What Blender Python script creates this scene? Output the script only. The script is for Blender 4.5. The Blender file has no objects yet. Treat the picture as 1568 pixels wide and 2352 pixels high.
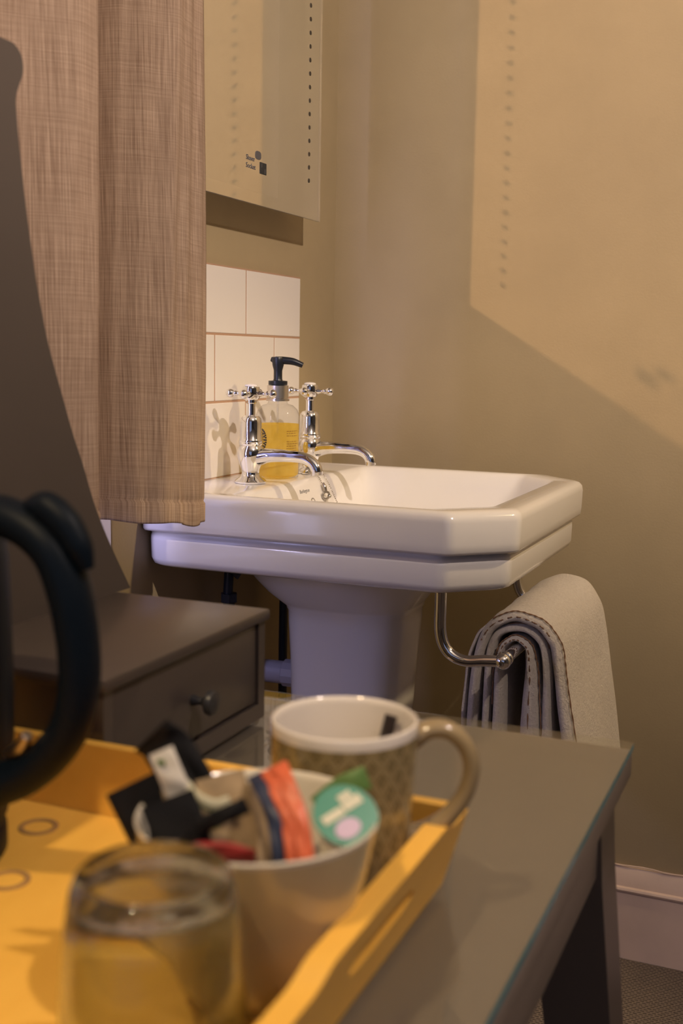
import bpy, bmesh, math, random
from mathutils import Vector, Matrix
R = math.radians
random.seed(7)
C = bpy.context.scene.collection
sc = bpy.context.scene

# ------------------------------------------------------------------ camera
cam = bpy.data.cameras.new('camera'); camo = bpy.data.objects.new('camera', cam); C.objects.link(camo)
CAM = Vector((0.875, -2.025, 1.0735))
yaw, pit, roll, FPX = 0.3988, 0.1353, 0.0166, 2644.1
f = Vector((-math.sin(yaw)*math.cos(pit), math.cos(yaw)*math.cos(pit), -math.sin(pit)))
r = f.cross(Vector((0, 0, 1))).normalized(); u = r.cross(f)
r2 = r*math.cos(roll)+u*math.sin(roll); u2 = -r*math.sin(roll)+u*math.cos(roll)
M = Matrix((r2, u2, -f)).transposed().to_4x4(); M.translation = CAM
camo.matrix_world = M
cam.sensor_fit = 'VERTICAL'; cam.sensor_height = 36; cam.sensor_width = 24
cam.lens = FPX/2352*36
cam.clip_start = 0.02
cam.dof.use_dof = True; cam.dof.focus_distance = 1.62; cam.dof.aperture_fstop = 6.2
sc.camera = camo

# ------------------------------------------------------------------ world and lights
w = bpy.data.worlds.new('world'); sc.world = w; w.use_nodes = True
w.node_tree.nodes['Background'].inputs[0].default_value = (0.25, 0.28, 0.45, 1)
w.node_tree.nodes['Background'].inputs[1].default_value = 0.0

def lamp(name, kind, loc, power, col, **kw):
    l = bpy.data.lights.new(name, kind); l.energy = power; l.color = col
    for k, v in kw.items(): setattr(l, k, v)
    o = bpy.data.objects.new(name, l); C.objects.link(o); o.location = loc
    return o
def aim(o, target):
    d = Vector(target)-o.location
    o.rotation_euler = d.to_track_quat('-Z', 'Y').to_euler()

IES_GAIN = 0.0158
KEY = Vector((1.5, -1.53, 2.2035))
kl = lamp('ceiling_bulb', 'POINT', KEY, 92, (1.0, 0.82, 0.70), shadow_soft_size=0.018)
# output curve made up to darken the lower wall and cut ceiling bounce (angle from nadir, candela)
DIST = [(0, .42), (30, .46), (35, .44), (38.5, .38), (41, .32), (44, .38), (48, .62), (53, .93), (60, 1.0), (90, 1.0), (110, .7), (130, .25), (180, .15)]
tx = bpy.data.texts.new('tuned_distribution')
tx.write('IESNA:LM-63-2002\nTILT=NONE\n1 1000 1 %d 1 1 2 0 0 0\n1 1 10\n%s\n0\n%s\n' % (len(DIST), ' '.join('%g' % d[0] for d in DIST), ' '.join('%g' % (d[1]*1000) for d in DIST)))
kl.data.use_nodes = True
ln = kl.data.node_tree.nodes; ll = kl.data.node_tree.links
ies = ln.new('ShaderNodeTexIES'); ies.mode = 'INTERNAL'; ies.ies = tx; ies.inputs['Strength'].default_value = IES_GAIN
ll.new(ies.outputs[0], ln['Emission'].inputs['Strength'])
# unseen warm fill added on the right to brighten basin front and towel; ceiling spot over the desk
a = lamp('basin_fill_spot', 'SPOT', Vector((1.95, -0.34, 2.35)), 76, (1.0, 0.74, 0.40), shadow_soft_size=0.05, spot_size=R(36), spot_blend=0.5)
aim(a, (0.5, -0.42, 0.75))
a = lamp('desk_ceiling_spot', 'SPOT', Vector((0.40, -2.40, 2.40)), 60, (1.0, 0.74, 0.42), shadow_soft_size=0.04, spot_size=R(30), spot_blend=0.6)
aim(a, (0.56, -1.42, 0.76))
# unseen bulb at the ceiling lamp's mirror image, added for the reflected wall patch
lamp('mirror_image_bulb', 'POINT', Vector((2*0.055-KEY.x, KEY.y, KEY.z)), 1150, (1.0, 0.62, 0.36), shadow_soft_size=0.018)
# cool fill added in mid-room for a dusk tint; no rear window built
a = lamp('rear_cool_fill', 'AREA', Vector((0.9, -4.0, 1.55)), 6, (0.45, 0.58, 1.0), shape='RECTANGLE', size=3.2, size_y=1.8)
aim(a, (0.9, 0, 1.2))
# dusk light falling in at the window behind the curtain
a = lamp('side_window_daylight', 'AREA', Vector((-0.035, -1.14, 1.28)), 5.0, (0.56, 0.54, 1.0), shape='RECTANGLE', size=0.07, size_y=0.8)
aim(a, (0.14, -0.5, 1.2))
a = lamp('side_window_low_daylight', 'AREA', Vector((-0.035, -1.27, 0.80)), 0.09, (0.55, 0.58, 1.0), shape='RECTANGLE', size=0.08, size_y=0.18)
aim(a, (0.25, -0.67, 0.80))

sc.view_settings.view_transform = 'Standard'
sc.view_settings.look = 'None'
sc.view_settings.gamma = 1
sc.view_settings.use_curve_mapping = False
sc.view_settings.exposure = 0.0
sc.cycles.max_bounces = 10
sc.cycles.diffuse_bounces = 3
sc.cycles.use_light_tree = False
sc.cycles.transmission_bounces = 10
sc.cycles.transparent_max_bounces = 16
sc.cycles.sample_clamp_indirect = 4
sc.cycles.use_denoising = True

# ------------------------------------------------------------------ materials
def nt(name):
    m = bpy.data.materials.new(name); m.use_nodes = True
    n = m.node_tree.nodes; l = m.node_tree.links
    return m, n, l, n['Principled BSDF']
def N(n, t, **kw):
    x = n.new(t)
    for k, v in kw.items():
        if k in x.inputs: x.inputs[k].default_value = v
        else: setattr(x, k, v)
    return x
def coord(n, l, scale=(1, 1, 1)):
    g = n.new('ShaderNodeNewGeometry'); mp = n.new('ShaderNodeMapping')
    mp.inputs['Scale'].default_value = scale
    l.new(g.outputs['Position'], mp.inputs['Vector'])
    return mp.outputs[0]
def mat(name, col, rough=0.5, metal=0.0, spec=0.5, coat=0.0, bump=0.0, bscale=60, var=0.0, vscale=8):
    m, n, l, b = nt(name)
    b.inputs['Base Color'].default_value = (*col, 1)
    b.inputs['Roughness'].default_value = rough
    b.inputs['Metallic'].default_value = metal
    b.inputs['Specular IOR Level'].default_value = spec
    b.inputs['Coat Weight'].default_value = coat
    b.inputs['Coat Roughness'].default_value = 0.08
    if bump or var:
        c = coord(n, l)
    if bump:
        t = N(n, 'ShaderNodeTexNoise', Scale=bscale, Detail=6.0)
        l.new(c, t.inputs['Vector'])
        bp = N(n, 'ShaderNodeBump', Strength=bump, Distance=0.002)
        l.new(t.outputs[0], bp.inputs['Height']); l.new(bp.outputs[0], b.inputs['Normal'])
    if var:
        t = N(n, 'ShaderNodeTexNoise', Scale=vscale, Detail=5.0)
        l.new(c, t.inputs['Vector'])
        rmp = n.new('ShaderNodeValToRGB')
        rmp.color_ramp.elements[0].position = 0.3; rmp.color_ramp.elements[1].position = 0.7
        rmp.color_ramp.elements[0].color = (*[x*(1-var) for x in col], 1)
        rmp.color_ramp.elements[1].color = (*[min(1, x*(1+var)) for x in col], 1)
        l.new(t.outputs[0], rmp.inputs[0]); l.new(rmp.outputs[0], b.inputs['Base Color'])
    return m

m_wall = mat('wall_paint', (0.40, 0.315, 0.185), 0.62, spec=0.3, bump=0.10, bscale=260, var=0.04)
m_ceil = mat('ceiling_paint', (0.42, 0.39, 0.35), 0.9)
m_far = mat('unseen_wall_dark', (0.10, 0.09, 0.085), 0.8)  # unseen walls darkened to cut bounce light
m_skirt = mat('skirting_gloss_paint', (0.74, 0.57, 0.47), 0.35, bump=0.15, bscale=60, var=0.06, vscale=12)
m_tile = mat('tile_glaze', (0.80, 0.76, 0.72), 0.12, coat=0.3)
m_grout = mat('grout', (0.46, 0.29, 0.19), 0.9, bump=0.3, bscale=300)
m_cer = mat('glazed_ceramic', (0.82, 0.79, 0.77), 0.16, coat=0.7)
m_cer_d = mat('pedestal_ceramic', (0.80, 0.78, 0.77), 0.22, coat=0.5)
m_chrome = mat('chrome', (0.86, 0.86, 0.87), 0.07, metal=1.0)
m_chain = mat('chain_metal', (0.45, 0.42, 0.38), 0.25, metal=1.0)
m_black = mat('black_plastic', (0.010, 0.014, 0.022), 0.32)
m_pump = mat('pump_black', (0.008, 0.011, 0.017), 0.35)
m_kettle = mat('kettle_plastic', (0.004, 0.008, 0.015), 0.45, spec=0.12)
m_taupe = mat('taupe_paint', (0.066, 0.053, 0.049), 0.30, spec=0.6, var=0.03)
m_taupe_dk = mat('dark_taupe_paint', (0.09, 0.072, 0.062), 0.5, spec=0.3, var=0.04)
m_desk = mat('desk_paint', (0.175, 0.143, 0.125), 0.45, var=0.03)
m_knob = mat('knob_dark', (0.03, 0.03, 0.035), 0.35)
m_pipe = mat('grey_plastic_pipe', (0.35, 0.33, 0.38), 0.35)
m_dark = mat('light_hole_black', (0.02, 0.02, 0.022), 0.9)  # blackens the sides of the light hole added behind the mirror
m_mugin = mat('mug_glaze', (0.80, 0.74, 0.68), 0.12, coat=0.6)
m_bowl = mat('bowl_glaze', (0.72, 0.66, 0.55), 0.15, coat=0.6)
m_mughandle = mat('mug_handle_glaze', (0.30, 0.225, 0.125), 0.2, coat=0.5)
m_ring = mat('ring_mark_brown', (0.38, 0.22, 0.09), 0.25)
m_bowl_out = mat('bowl_outer_glaze', (0.58, 0.46, 0.27), 0.18, coat=0.5)
m_spoon = mat('dark_stirrer', (0.02, 0.012, 0.01), 0.35)
m_ink = mat('dark_print', (0.02, 0.025, 0.03), 0.6)
m_ink_grey = mat('grey_print', (0.10, 0.10, 0.11), 0.6)
m_dot = mat('clear_etched_dot', (0.035, 0.028, 0.022), 0.5)
m_stitch = mat('brown_stitch', (0.20, 0.105, 0.055), 0.9)
m_sach_b = mat('black_sachet_foil', (0.010, 0.010, 0.012), 0.6, spec=0.2)
m_sach_w = mat('white_sachet_paper', (0.72, 0.68, 0.62), 0.5)
m_sach_c = mat('kraft_sachet_paper', (0.36, 0.26, 0.15), 0.5, var=0.25, vscale=70)
m_sach_r = mat('orange_red_sachet', (0.62, 0.13, 0.055), 0.4, var=0.15, vscale=60)
m_sach_dr = mat('dark_red_sachet', (0.28, 0.02, 0.02), 0.4)
m_sach_n = mat('navy_sachet', (0.02, 0.03, 0.07), 0.4)
m_green = mat('green_foil', (0.0, 0.20, 0.11), 0.35)
m_dkgreen = mat('leaf_green_print', (0.10, 0.20, 0.05), 0.5)
m_cream = mat('cream_print', (0.62, 0.60, 0.45), 0.5)
m_lilac = mat('lilac_print', (0.55, 0.42, 0.58), 0.5)
m_podwhite = mat('pod_plastic', (0.75, 0.70, 0.62), 0.35)

def tray_mat():
    m, n, l, b = nt('yellow_lacquer')
    c = coord(n, l, (14, 3, 14))
    t = N(n, 'ShaderNodeTexNoise', Scale=4.0, Detail=6.0, Roughness=0.6)
    l.new(c, t.inputs['Vector'])
    rmp = n.new('ShaderNodeValToRGB')
    rmp.color_ramp.elements[0].color = (0.80, 0.43, 0.065, 1); rmp.color_ramp.elements[1].color = (0.92, 0.54, 0.10, 1)
    l.new(t.outputs[0], rmp.inputs[0]); l.new(rmp.outputs[0], b.inputs['Base Color'])
    b.inputs['Roughness'].default_value = 0.42
    return m
m_tray = tray_mat()

def weave(name, c1, c2, fu, fv, scale, translucent=0.0, bump=0.4, slub=1.0):
    """linen: long slubs both ways; fu, fv are stretch factors of the threads"""
    m, n, l, b = nt(name)
    tc = n.new('ShaderNodeTexCoord')
    outs = []
    for sx, sy, amt in ((fu, 1.0, 1.0), (1.0, fv, 0.55)):
        mp = n.new('ShaderNodeMapping'); mp.inputs['Scale'].default_value = (scale*sx, scale*sy, 1)
        l.new(tc.outputs['UV'], mp.inputs['Vector'])
        t = N(n, 'ShaderNodeTexNoise', Scale=1.0, Detail=4.0, Roughness=0.65)
        l.new(mp.outputs[0], t.inputs['Vector']); outs.append(t.outputs[0])
    mx = N(n, 'ShaderNodeMix', data_type='FLOAT'); mx.inputs[0].default_value = 0.30
    l.new(outs[0], mx.inputs[2]); l.new(outs[1], mx.inputs[3])
    rmp = n.new('ShaderNodeValToRGB')
    rmp.color_ramp.elements[0].position = 0.36; rmp.color_ramp.elements[1].position = 0.64
    rmp.color_ramp.elements[0].color = (*c1, 1); rmp.color_ramp.elements[1].color = (*c2, 1)
    l.new(mx.outputs[0], rmp.inputs[0]); l.new(rmp.outputs[0], b.inputs['Base Color'])
    b.inputs['Roughness'].default_value = 0.9
    b.inputs['Specular IOR Level'].default_value = 0.15
    bp = N(n, 'ShaderNodeBump', Strength=bump, Distance=0.0006)
    l.new(mx.outputs[0], bp.inputs['Height']); l.new(bp.outputs[0], b.inputs['Normal'])
    if translucent:
        tr = n.new('ShaderNodeBsdfTranslucent'); ms = n.new('ShaderNodeMixShader'); ms.inputs[0].default_value = translucent
        l.new(rmp.outputs[0], tr.inputs[0])
        l.new(b.outputs[0], ms.inputs[1]); l.new(tr.outputs[0], ms.inputs[2])
        l.new(ms.outputs[0], n['Material Output'].inputs[0])
    return m
m_curtain = weave('linen_weave', (0.28, 0.185, 0.125), (0.58, 0.43, 0.31), 60, 60, 11, translucent=0.22, bump=0.5)

def towel_mat():
    m, n, l, b = nt('terry_cotton')
    c = coord(n, l)
    t = N(n, 'ShaderNodeTexNoise', Scale=260.0, Detail=6.0, Roughness=0.75)
    l.new(c, t.inputs['Vector'])
    t2 = N(n, 'ShaderNodeTexNoise', Scale=60.0, Detail=3.0)
    l.new(c, t2.inputs['Vector'])
    rmp = n.new('ShaderNodeValToRGB')
    rmp.color_ramp.elements[0].position = 0.3; rmp.color_ramp.elements[1].position = 0.7
    rmp.color_ramp.elements[0].color = (0.68, 0.59, 0.50, 1); rmp.color_ramp.elements[1].color = (0.88, 0.79, 0.69, 1)
    l.new(t.outputs[0], rmp.inputs[0]); l.new(rmp.outputs[0], b.inputs['Base Color'])
    ad = N(n, 'ShaderNodeMath', operation='MULTIPLY_ADD'); ad.inputs[1].default_value = 0.8
    l.new(t2.outputs[0], ad.inputs[0]); l.new(t.outputs[0], ad.inputs[2])
    bp = N(n, 'ShaderNodeBump', Strength=1.0, Distance=0.0045)
    l.new(ad.outputs[0], bp.inputs['Height']); l.new(bp.outputs[0], b.inputs['Normal'])
    b.inputs['Roughness'].default_value = 0.95; b.inputs['Sheen Weight'].default_value = 0.3
    b.inputs['Specular IOR Level'].default_value = 0.1
    return m
m_towel = towel_mat()

def carpet_mat():
    m, n, l, b = nt('woven_carpet')
    c = coord(n, l, (1, 1, 1))
    br = N(n, 'ShaderNodeTexBrick', Scale=105.0, offset=0.5)
    br.inputs['Mortar Size'].default_value = 0.03; br.inputs['Brick Width'].default_value = 1.0; br.inputs['Row Height'].default_value = 0.62
    br.inputs['Mortar Smooth'].default_value = 0.6
    br.inputs['Color1'].default_value = (0.085, 0.063, 0.05, 1); br.inputs['Color2'].default_value = (0.055, 0.042, 0.034, 1)
    br.inputs['Mortar'].default_value = (0.17, 0.13, 0.10, 1); br.inputs['Mortar Size'].default_value = 0.3
    ns = N(n, 'ShaderNodeTexNoise', Scale=70.0, Detail=2.0)
    l.new(c, ns.inputs['Vector'])
    va = N(n, 'ShaderNodeVectorMath', operation='MULTIPLY_ADD'); va.inputs[1].default_value = (0.006, 0.006, 0)
    l.new(ns.outputs['Color'], va.inputs[0]); l.new(c, va.inputs[2])
    l.new(va.outputs[0], br.inputs['Vector'])
    l.new(br.outputs['Color'], b.inputs['Base Color'])
    bp = N(n, 'ShaderNodeBump', Strength=0.8, Distance=0.003)
    l.new(br.outputs['Fac'], bp.inputs['Height']); l.new(bp.outputs[0], b.inputs['Normal'])
    b.inputs['Roughness'].default_value = 0.95
    return m
m_carpet = carpet_mat()

def mug_mat():
    m, n, l, b = nt('mug_printed_glaze')
    tc = n.new('ShaderNodeTexCoord')
    v1 = N(n, 'ShaderNodeTexVoronoi', Scale=1.0); v1.feature = 'DISTANCE_TO_EDGE'; v1.inputs['Randomness'].default_value = 0.0
    mp = n.new('ShaderNodeMapping'); mp.inputs['Scale'].default_value = (30, 13, 1); mp.inputs['Rotation'].default_value = (0, 0, R(45))
    l.new(tc.outputs['UV'], mp.inputs['Vector']); l.new(mp.outputs[0], v1.inputs['Vector'])
    wv = N(n, 'ShaderNodeMath', operation='SINE'); mu = N(n, 'ShaderNodeMath', operation='MULTIPLY'); mu.inputs[1].default_value = 16
    l.new(v1.outputs['Distance'], mu.inputs[0]); l.new(mu.outputs[0], wv.inputs[0])
    rmp = n.new('ShaderNodeValToRGB')
    rmp.color_ramp.elements[0].position = 0.35; rmp.color_ramp.elements[1].position = 0.62
    rmp.color_ramp.elements[0].color = (0.21, 0.16, 0.075, 1); rmp.color_ramp.elements[1].color = (0.37, 0.29, 0.145, 1)
    l.new(wv.outputs[0], rmp.inputs[0]); l.new(rmp.outputs[0], b.inputs['Base Color'])
    b.inputs['Roughness'].default_value = 0.2; b.inputs['Coat Weight'].default_value = 0.5
    return m
m_mug = mug_mat()

def mirror_mat():
    m, n, l, b = nt('see_through_mirror')
    g = n.new('ShaderNodeBsdfGlossy'); g.inputs['Roughness'].default_value = 0.0; g.inputs[0].default_value = (0.97, 0.98, 0.96, 1)
    t = n.new('ShaderNodeBsdfTransparent'); t.inputs[0].default_value = (1, 1, 1, 1)
    # rear face black, so light from the added bulb is not thrown back
    geo = n.new('ShaderNodeNewGeometry'); blk = n.new('ShaderNodeBsdfDiffuse'); blk.inputs[0].default_value = (0.01, 0.01, 0.01, 1)
    mb = n.new('ShaderNodeMixShader'); l.new(geo.outputs['Backfacing'], mb.inputs[0]); l.new(g.outputs[0], mb.inputs[1]); l.new(blk.outputs[0], mb.inputs[2])
    ms = n.new('ShaderNodeMixShader'); ms.inputs[0].default_value = 0.9  # see-through share added so the bulb behind the wall shines out
    l.new(t.outputs[0], ms.inputs[1]); l.new(mb.outputs[0], ms.inputs[2]); l.new(ms.outputs[0], n['Material Output'].inputs[0])
    return m
m_mirror = mirror_mat()

def thin_glass(name, tint=(0.95, 0.97, 0.96), ior=1.5, rough=0.02, boost=0.0):
    m, n, l, b = nt(name)
    g = n.new('ShaderNodeBsdfGlossy'); g.inputs['Roughness'].default_value = rough
    t = n.new('ShaderNodeBsdfTransparent'); t.inputs[0].default_value = (*tint, 1)
    fr = N(n, 'ShaderNodeFresnel', IOR=ior)
    geo = n.new('ShaderNodeNewGeometry'); mr = n.new('ShaderNodeMapRange')
    mr.inputs['To Min'].default_value = ior; mr.inputs['To Max'].default_value = 1/ior
    l.new(geo.outputs['Backfacing'], mr.inputs['Value']); l.new(mr.outputs[0], fr.inputs['IOR'])
    ms = n.new('ShaderNodeMixShader')
    l.new(fr.outputs[0], ms.inputs[0]); l.new(t.outputs[0], ms.inputs[1]); l.new(g.outputs[0], ms.inputs[2])
    l.new(ms.outputs[0], n['Material Output'].inputs[0])
    return m
m_deskglass = thin_glass('desk_glass', (0.95, 0.965, 0.95))
m_clear = thin_glass('clear_plastic', (0.93, 0.93, 0.93), 1.45)
m_glassedge = mat('teal_glass_edge', (0.03, 0.24, 0.32), 0.15)

def tumbler_mat():
    m, n, l, b = nt('tumbler_glass')
    g = n.new('ShaderNodeBsdfGlass'); g.inputs['IOR'].default_value = 1.47; g.inputs['Color'].default_value = (0.90, 0.92, 0.91, 1)
    t = n.new('ShaderNodeBsdfTransparent'); t.inputs[0].default_value = (0.9, 0.9, 0.9, 1)
    ms = n.new('ShaderNodeMixShader'); ms.inputs[0].default_value = 0.93
    l.new(t.outputs[0], ms.inputs[1]); l.new(g.outputs[0], ms.inputs[2]); l.new(ms.outputs[0], n['Material Output'].inputs[0])
    return m
m_tumbler = tumbler_mat()

def soap_mat():
    m, n, l, b = nt('yellow_soap')
    d = n.new('ShaderNodeBsdfTranslucent'); d.inputs[0].default_value = (1.0, 0.82, 0.25, 1)
    d2 = n.new('ShaderNodeBsdfDiffuse'); d2.inputs[0].default_value = (0.90, 0.68, 0.16, 1)
    t = n.new('ShaderNodeBsdfTransparent'); t.inputs[0].default_value = (1.0, 0.88, 0.42, 1)
    m1 = n.new('ShaderNodeMixShader'); m1.inputs[0].default_value = 0.5
    m2 = n.new('ShaderNodeMixShader'); m2.inputs[0].default_value = 0.55
    l.new(d.outputs[0], m1.inputs[1]); l.new(d2.outputs[0], m1.inputs[2])
    l.new(m1.outputs[0], m2.inputs[1]); l.new(t.outputs[0], m2.inputs[2]); l.new(m2.outputs[0], n['Material Output'].inputs[0])
    return m
m_soap = soap_mat()

def pane_mat():
    m, n, l, b = nt('frosted_dusk_pane')
    b.inputs['Base Color'].default_value = (0.3, 0.32, 0.4, 1)
    b.inputs['Emission Color'].default_value = (0.35, 0.36, 0.75, 1)
    b.inputs['Emission Strength'].default_value = 0.5
    return m
m_pane = pane_mat()
m_white = mat('white_gloss_paint', (0.6, 0.56, 0.52), 0.4)

# ------------------------------------------------------------------ geometry helpers
def put(name, bm, m, parent=None, smooth=True, auto=40, props=None):
    me = bpy.data.meshes.new(name)
    bmesh.ops.recalc_face_normals(bm, faces=bm.faces)
    if parent is not None:
        bm.transform(Matrix.Translation(-parent_root(parent)))
    bm.to_mesh(me); bm.free()
    for x in (m if isinstance(m, (list, tuple)) else [m]): me.materials.append(x)
    if smooth:
        for p in me.polygons: p.use_smooth = True
        me.set_sharp_from_angle(angle=R(auto))
    o = bpy.data.objects.new(name, me); C.objects.link(o)
    if parent is not None: o.parent = parent
    if props:
        for k, v in props.items(): o[k] = v
    return o
def parent_root(p):
    while p.parent is not None: p = p.parent
    return p.location.copy()
def thing(name, label, cat, loc, group=None):
    o = bpy.data.objects.new(name, None); C.objects.link(o); o.location = loc; o.empty_display_size = 0.05
    o['label'] = label; o['category'] = cat
    if group: o['group'] = group
    return o
def struct(name, bm, m, smooth=False):
    return put(name, bm, m, None, smooth, props={'kind': 'structure'})
def box(bm, x0, x1, y0, y1, z0, z1, bev=0.0, seg=2):
    g = bmesh.ops.create_cube(bm, size=1)
    bmesh.ops.scale(bm, vec=(x1-x0, y1-y0, z1-z0), verts=g['verts'])
    bmesh.ops.translate(bm, vec=((x0+x1)/2, (y0+y1)/2, (z0+z1)/2), verts=g['verts'])
    if bev:
        es = list({e for v in g['verts'] for e in v.link_edges})
        bmesh.ops.bevel(bm, geom=es, offset=bev, segments=seg, profile=0.5, affect='EDGES')
    return g
def B(*a, **k):
    bm = bmesh.new(); box(bm, *a, **k); return bm
def loft(bm, rings, cap0=True, cap1=True, closed=True, uv=False):
    vs = [[bm.verts.new(p) for p in rg] for rg in rings]
    n = len(vs[0])
    fs = []
    for i in range(len(vs)-1):
        for j in range(n if closed else n-1):
            k = (j+1) % n
            fs.append((bm.faces.new((vs[i][j], vs[i][k], vs[i+1][k], vs[i+1][j])), i, j))
    if cap0 and closed: bm.faces.new(vs[0])
    if cap1 and closed: bm.faces.new(vs[-1][::-1])
    if uv:
        lay = bm.loops.layers.uv.verify()
        m = len(vs)-1; nn = n if closed else n-1
        for fc, i, j in fs:
            for lp, (a, b) in zip(fc.loops, ((i, j), (i, j+1), (i+1, j+1), (i+1, j))):
                lp[lay].uv = (b/nn, a/m)
    return vs
def lathe(bm, prof, center, axis=Vector((0, 0, 1)), seg=40, cap=True, uv=False):
    axis = Vector(axis).normalized()
    q = Vector((0, 0, 1)).rotation_difference(axis)
    rings = []
    for rr, h in prof:
        rr = max(rr, 1e-5)
        rings.append([Vector(center)+q @ Vector((rr*math.cos(2*math.pi*k/seg), rr*math.sin(2*math.pi*k/seg), h)) for k in range(seg)])
    return loft(bm, rings, cap, cap, uv=uv)
def smoothpath(pts, n=8):
    pts = [Vector(p) for p in pts]; out = []
    P = [pts[0]*2-pts[1]]+pts+[pts[-1]*2-pts[-2]]
    for i in range(1, len(P)-2):
        for k in range(n):
            t = k/n; a, b, c, d = P[i-1], P[i], P[i+1], P[i+2]
            out.append(0.5*((2*b)+(c-a)*t+(2*a-5*b+4*c-d)*t*t+(-a+3*b-3*c+d)*t**3))
    out.append(pts[-1]); return out
def tube(bm, pts, rad, seg=16, sm=0, flat=1.0, cap=True, up=None):
    """rad: a number or one per (smoothed) point; flat: width ratio along the second axis"""
    if sm: pts = smoothpath(pts, sm)
    pts = [Vector(p) for p in pts]; n = len(pts)
    if callable(rad): rads = [rad(i/(n-1)) for i in range(n)]
    elif isinstance(rad, (list, tuple)):
        rads = [rad[min(len(rad)-1, int(i/(n-1)*(len(rad)-1)))]*(1-(i/(n-1)*(len(rad)-1)) % 1)+rad[min(len(rad)-1, int(i/(n-1)*(len(rad)-1))+1)]*((i/(n-1)*(len(rad)-1)) % 1) for i in range(n)]
    else: rads = [rad]*n
    rings = []
    t0 = (pts[1]-pts[0]).normalized()
    nrm = Vector(up) if up else (Vector((0, 0, 1)) if abs(t0.z) < 0.9 else Vector((1, 0, 0)))
    nrm = (nrm-t0*nrm.dot(t0)).normalized(); pt = t0
    for i in range(n):
        t = (pts[min(i+1, n-1)]-pts[max(i-1, 0)]).normalized()
        nrm = pt.rotation_difference(t) @ nrm; nrm = (nrm-t*nrm.dot(t)).normalized(); pt = t
        bn = t.cross(nrm)
        rings.append([pts[i]+(nrm*math.cos(2*math.pi*k/seg)+bn*math.sin(2*math.pi*k/seg)*flat)*rads[i] for k in range(seg)])
    return loft(bm, rings, cap, cap)
def ball(bm, c, rr, seg=16):
    bmesh.ops.create_uvsphere(bm, u_segments=seg, v_segments=seg//2+2, radius=rr, matrix=Matrix.Translation(Vector(c)))
def extrude_poly(bm, pts, d):
    """pts: planar polygon (3D); d: extrusion vector"""
    a = [bm.verts.new(Vector(p)) for p in pts]; b = [bm.verts.new(Vector(p)+Vector(d)) for p in pts]
    bm.faces.new(a); bm.faces.new(b[::-1]); n = len(a)
    for i in range(n): bm.faces.new((a[i], b[i], b[(i+1) % n], a[(i+1) % n]))
def text_bm(s, size, origin, xdir, ydir, shear=0.0, extrude=0.0002, squash=1.0):
    cu = bpy.data.curves.new('t', 'FONT'); cu.body = s; cu.size = size; cu.shear = shear; cu.extrude = extrude; cu.align_x = 'CENTER'
    cu.resolution_u = 3
    o = bpy.data.objects.new('t', cu); C.objects.link(o)
    dg = bpy.context.evaluated_depsgraph_get(); me = bpy.data.meshes.new_from_object(o.evaluated_get(dg))
    bm = bmesh.new(); bm.from_mesh(me)
    bpy.data.objects.remove(o); bpy.data.meshes.remove(me); bpy.data.curves.remove(cu)
    X = Vector(xdir).normalized()*squash; Y = Vector(ydir).normalized(); Z = X.normalized().cross(Y)
    bm.transform(Matrix((X, Y, Z)).transposed().to_4x4()); bm.transform(Matrix.Translation(Vector(origin)))
    return bm

# ------------------------------------------------------------------ the room
RX, RY, RZ = 5.0, -6.5, 2.55
struct('floor', B(-0.2, RX, RY, 0.1, -0.05, 0.0), m_carpet)
bm = bmesh.new(); box(bm, -0.15, RX, RY, 0.1, RZ, RZ+0.05)
struct('ceiling', bm, m_ceil)
struct('wall_right', B(-0.15, RX+0.05, 0.0, 0.08, 0.0, RZ), m_wall)
struct('wall_left', B(-0.05, RX+0.05, RY-0.08, RY, 0.0, RZ), m_far)
struct('wall_front', B(RX, RX+0.08, RY, 0.0, 0.0, RZ), m_far)
# back wall: a plate with the recess of the window and a hole added behind the mirror for the unseen bulb
WT = -0.03
bm = bmesh.new()
HY0, HY1, HZ0, HZ1 = -0.70, -0.2445, 1.332, 1.97
WY0, WY1, WZ0, WZ1 = -1.75, -0.742, 0.95, 2.15
def plate(bm, y0, y1, z0, z1): box(bm, WT, 0.0, y0, y1, z0, z1)
plate(bm, HY1, 0.0, 0, RZ)
plate(bm, HY0, HY1, 0, HZ0); plate(bm, HY0, HY1, HZ1, RZ)
plate(bm, WY1, HY0, 0, RZ)
plate(bm, WY0, WY1, 0, 0.70); plate(bm, WY0, WY1, WZ1, RZ)
plate(bm, RY, WY0, 0, RZ)
bm.faces.ensure_lookup_table(); bm.normal_update()
for fc in bm.faces:      # sides of the added light hole blackened so they don't show lit
    c_ = fc.calc_center_median()
    if abs(fc.normal.x) < 0.5 and (abs(c_.y-HY1) < 0.001 or abs(c_.y-HY0) < 0.001) or abs(fc.normal.x) < 0.5 and HY0-0.001 <= c_.y <= HY1+0.001 and HZ0-0.001 <= c_.z <= HZ1+0.001: fc.material_index = 1
wall_back = struct('wall_back', bm, [m_wall, m_dark])
# tiled splashback, one object per tile, children of the wall
TZ = 1.2045
gap = 0.0034
put('grout', B(0.0, 0.0076, -0.668, -0.1695, 0.87, TZ+0.0022), m_grout, wall_back, smooth=False)
for row in range(3):
    z1 = TZ-row*0.1035; z0 = z1-0.1035+gap
    if row == 2: z0 = 0.8835
    off = 0.0 if row % 2 == 0 else -0.1012
    edges = [-0.1705-0.2035*k for k in range(5)] if row % 2 == 0 else [-0.1705, -0.1705-0.1015]+[-0.1705-0.1015-0.2035*k for k in range(1, 4)]
    for y1, y0 in zip(edges[:-1], edges[1:]):
        y0 = max(y0, -0.668)
        if y1-y0 < 0.02: continue
        bmt = bmesh.new(); box(bmt, 0.0005, 0.0085, y0+gap, y1, z0, z1, bev=0.0010, seg=2)
        put('tile', bmt, m_tile, wall_back, auto=15)
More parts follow.
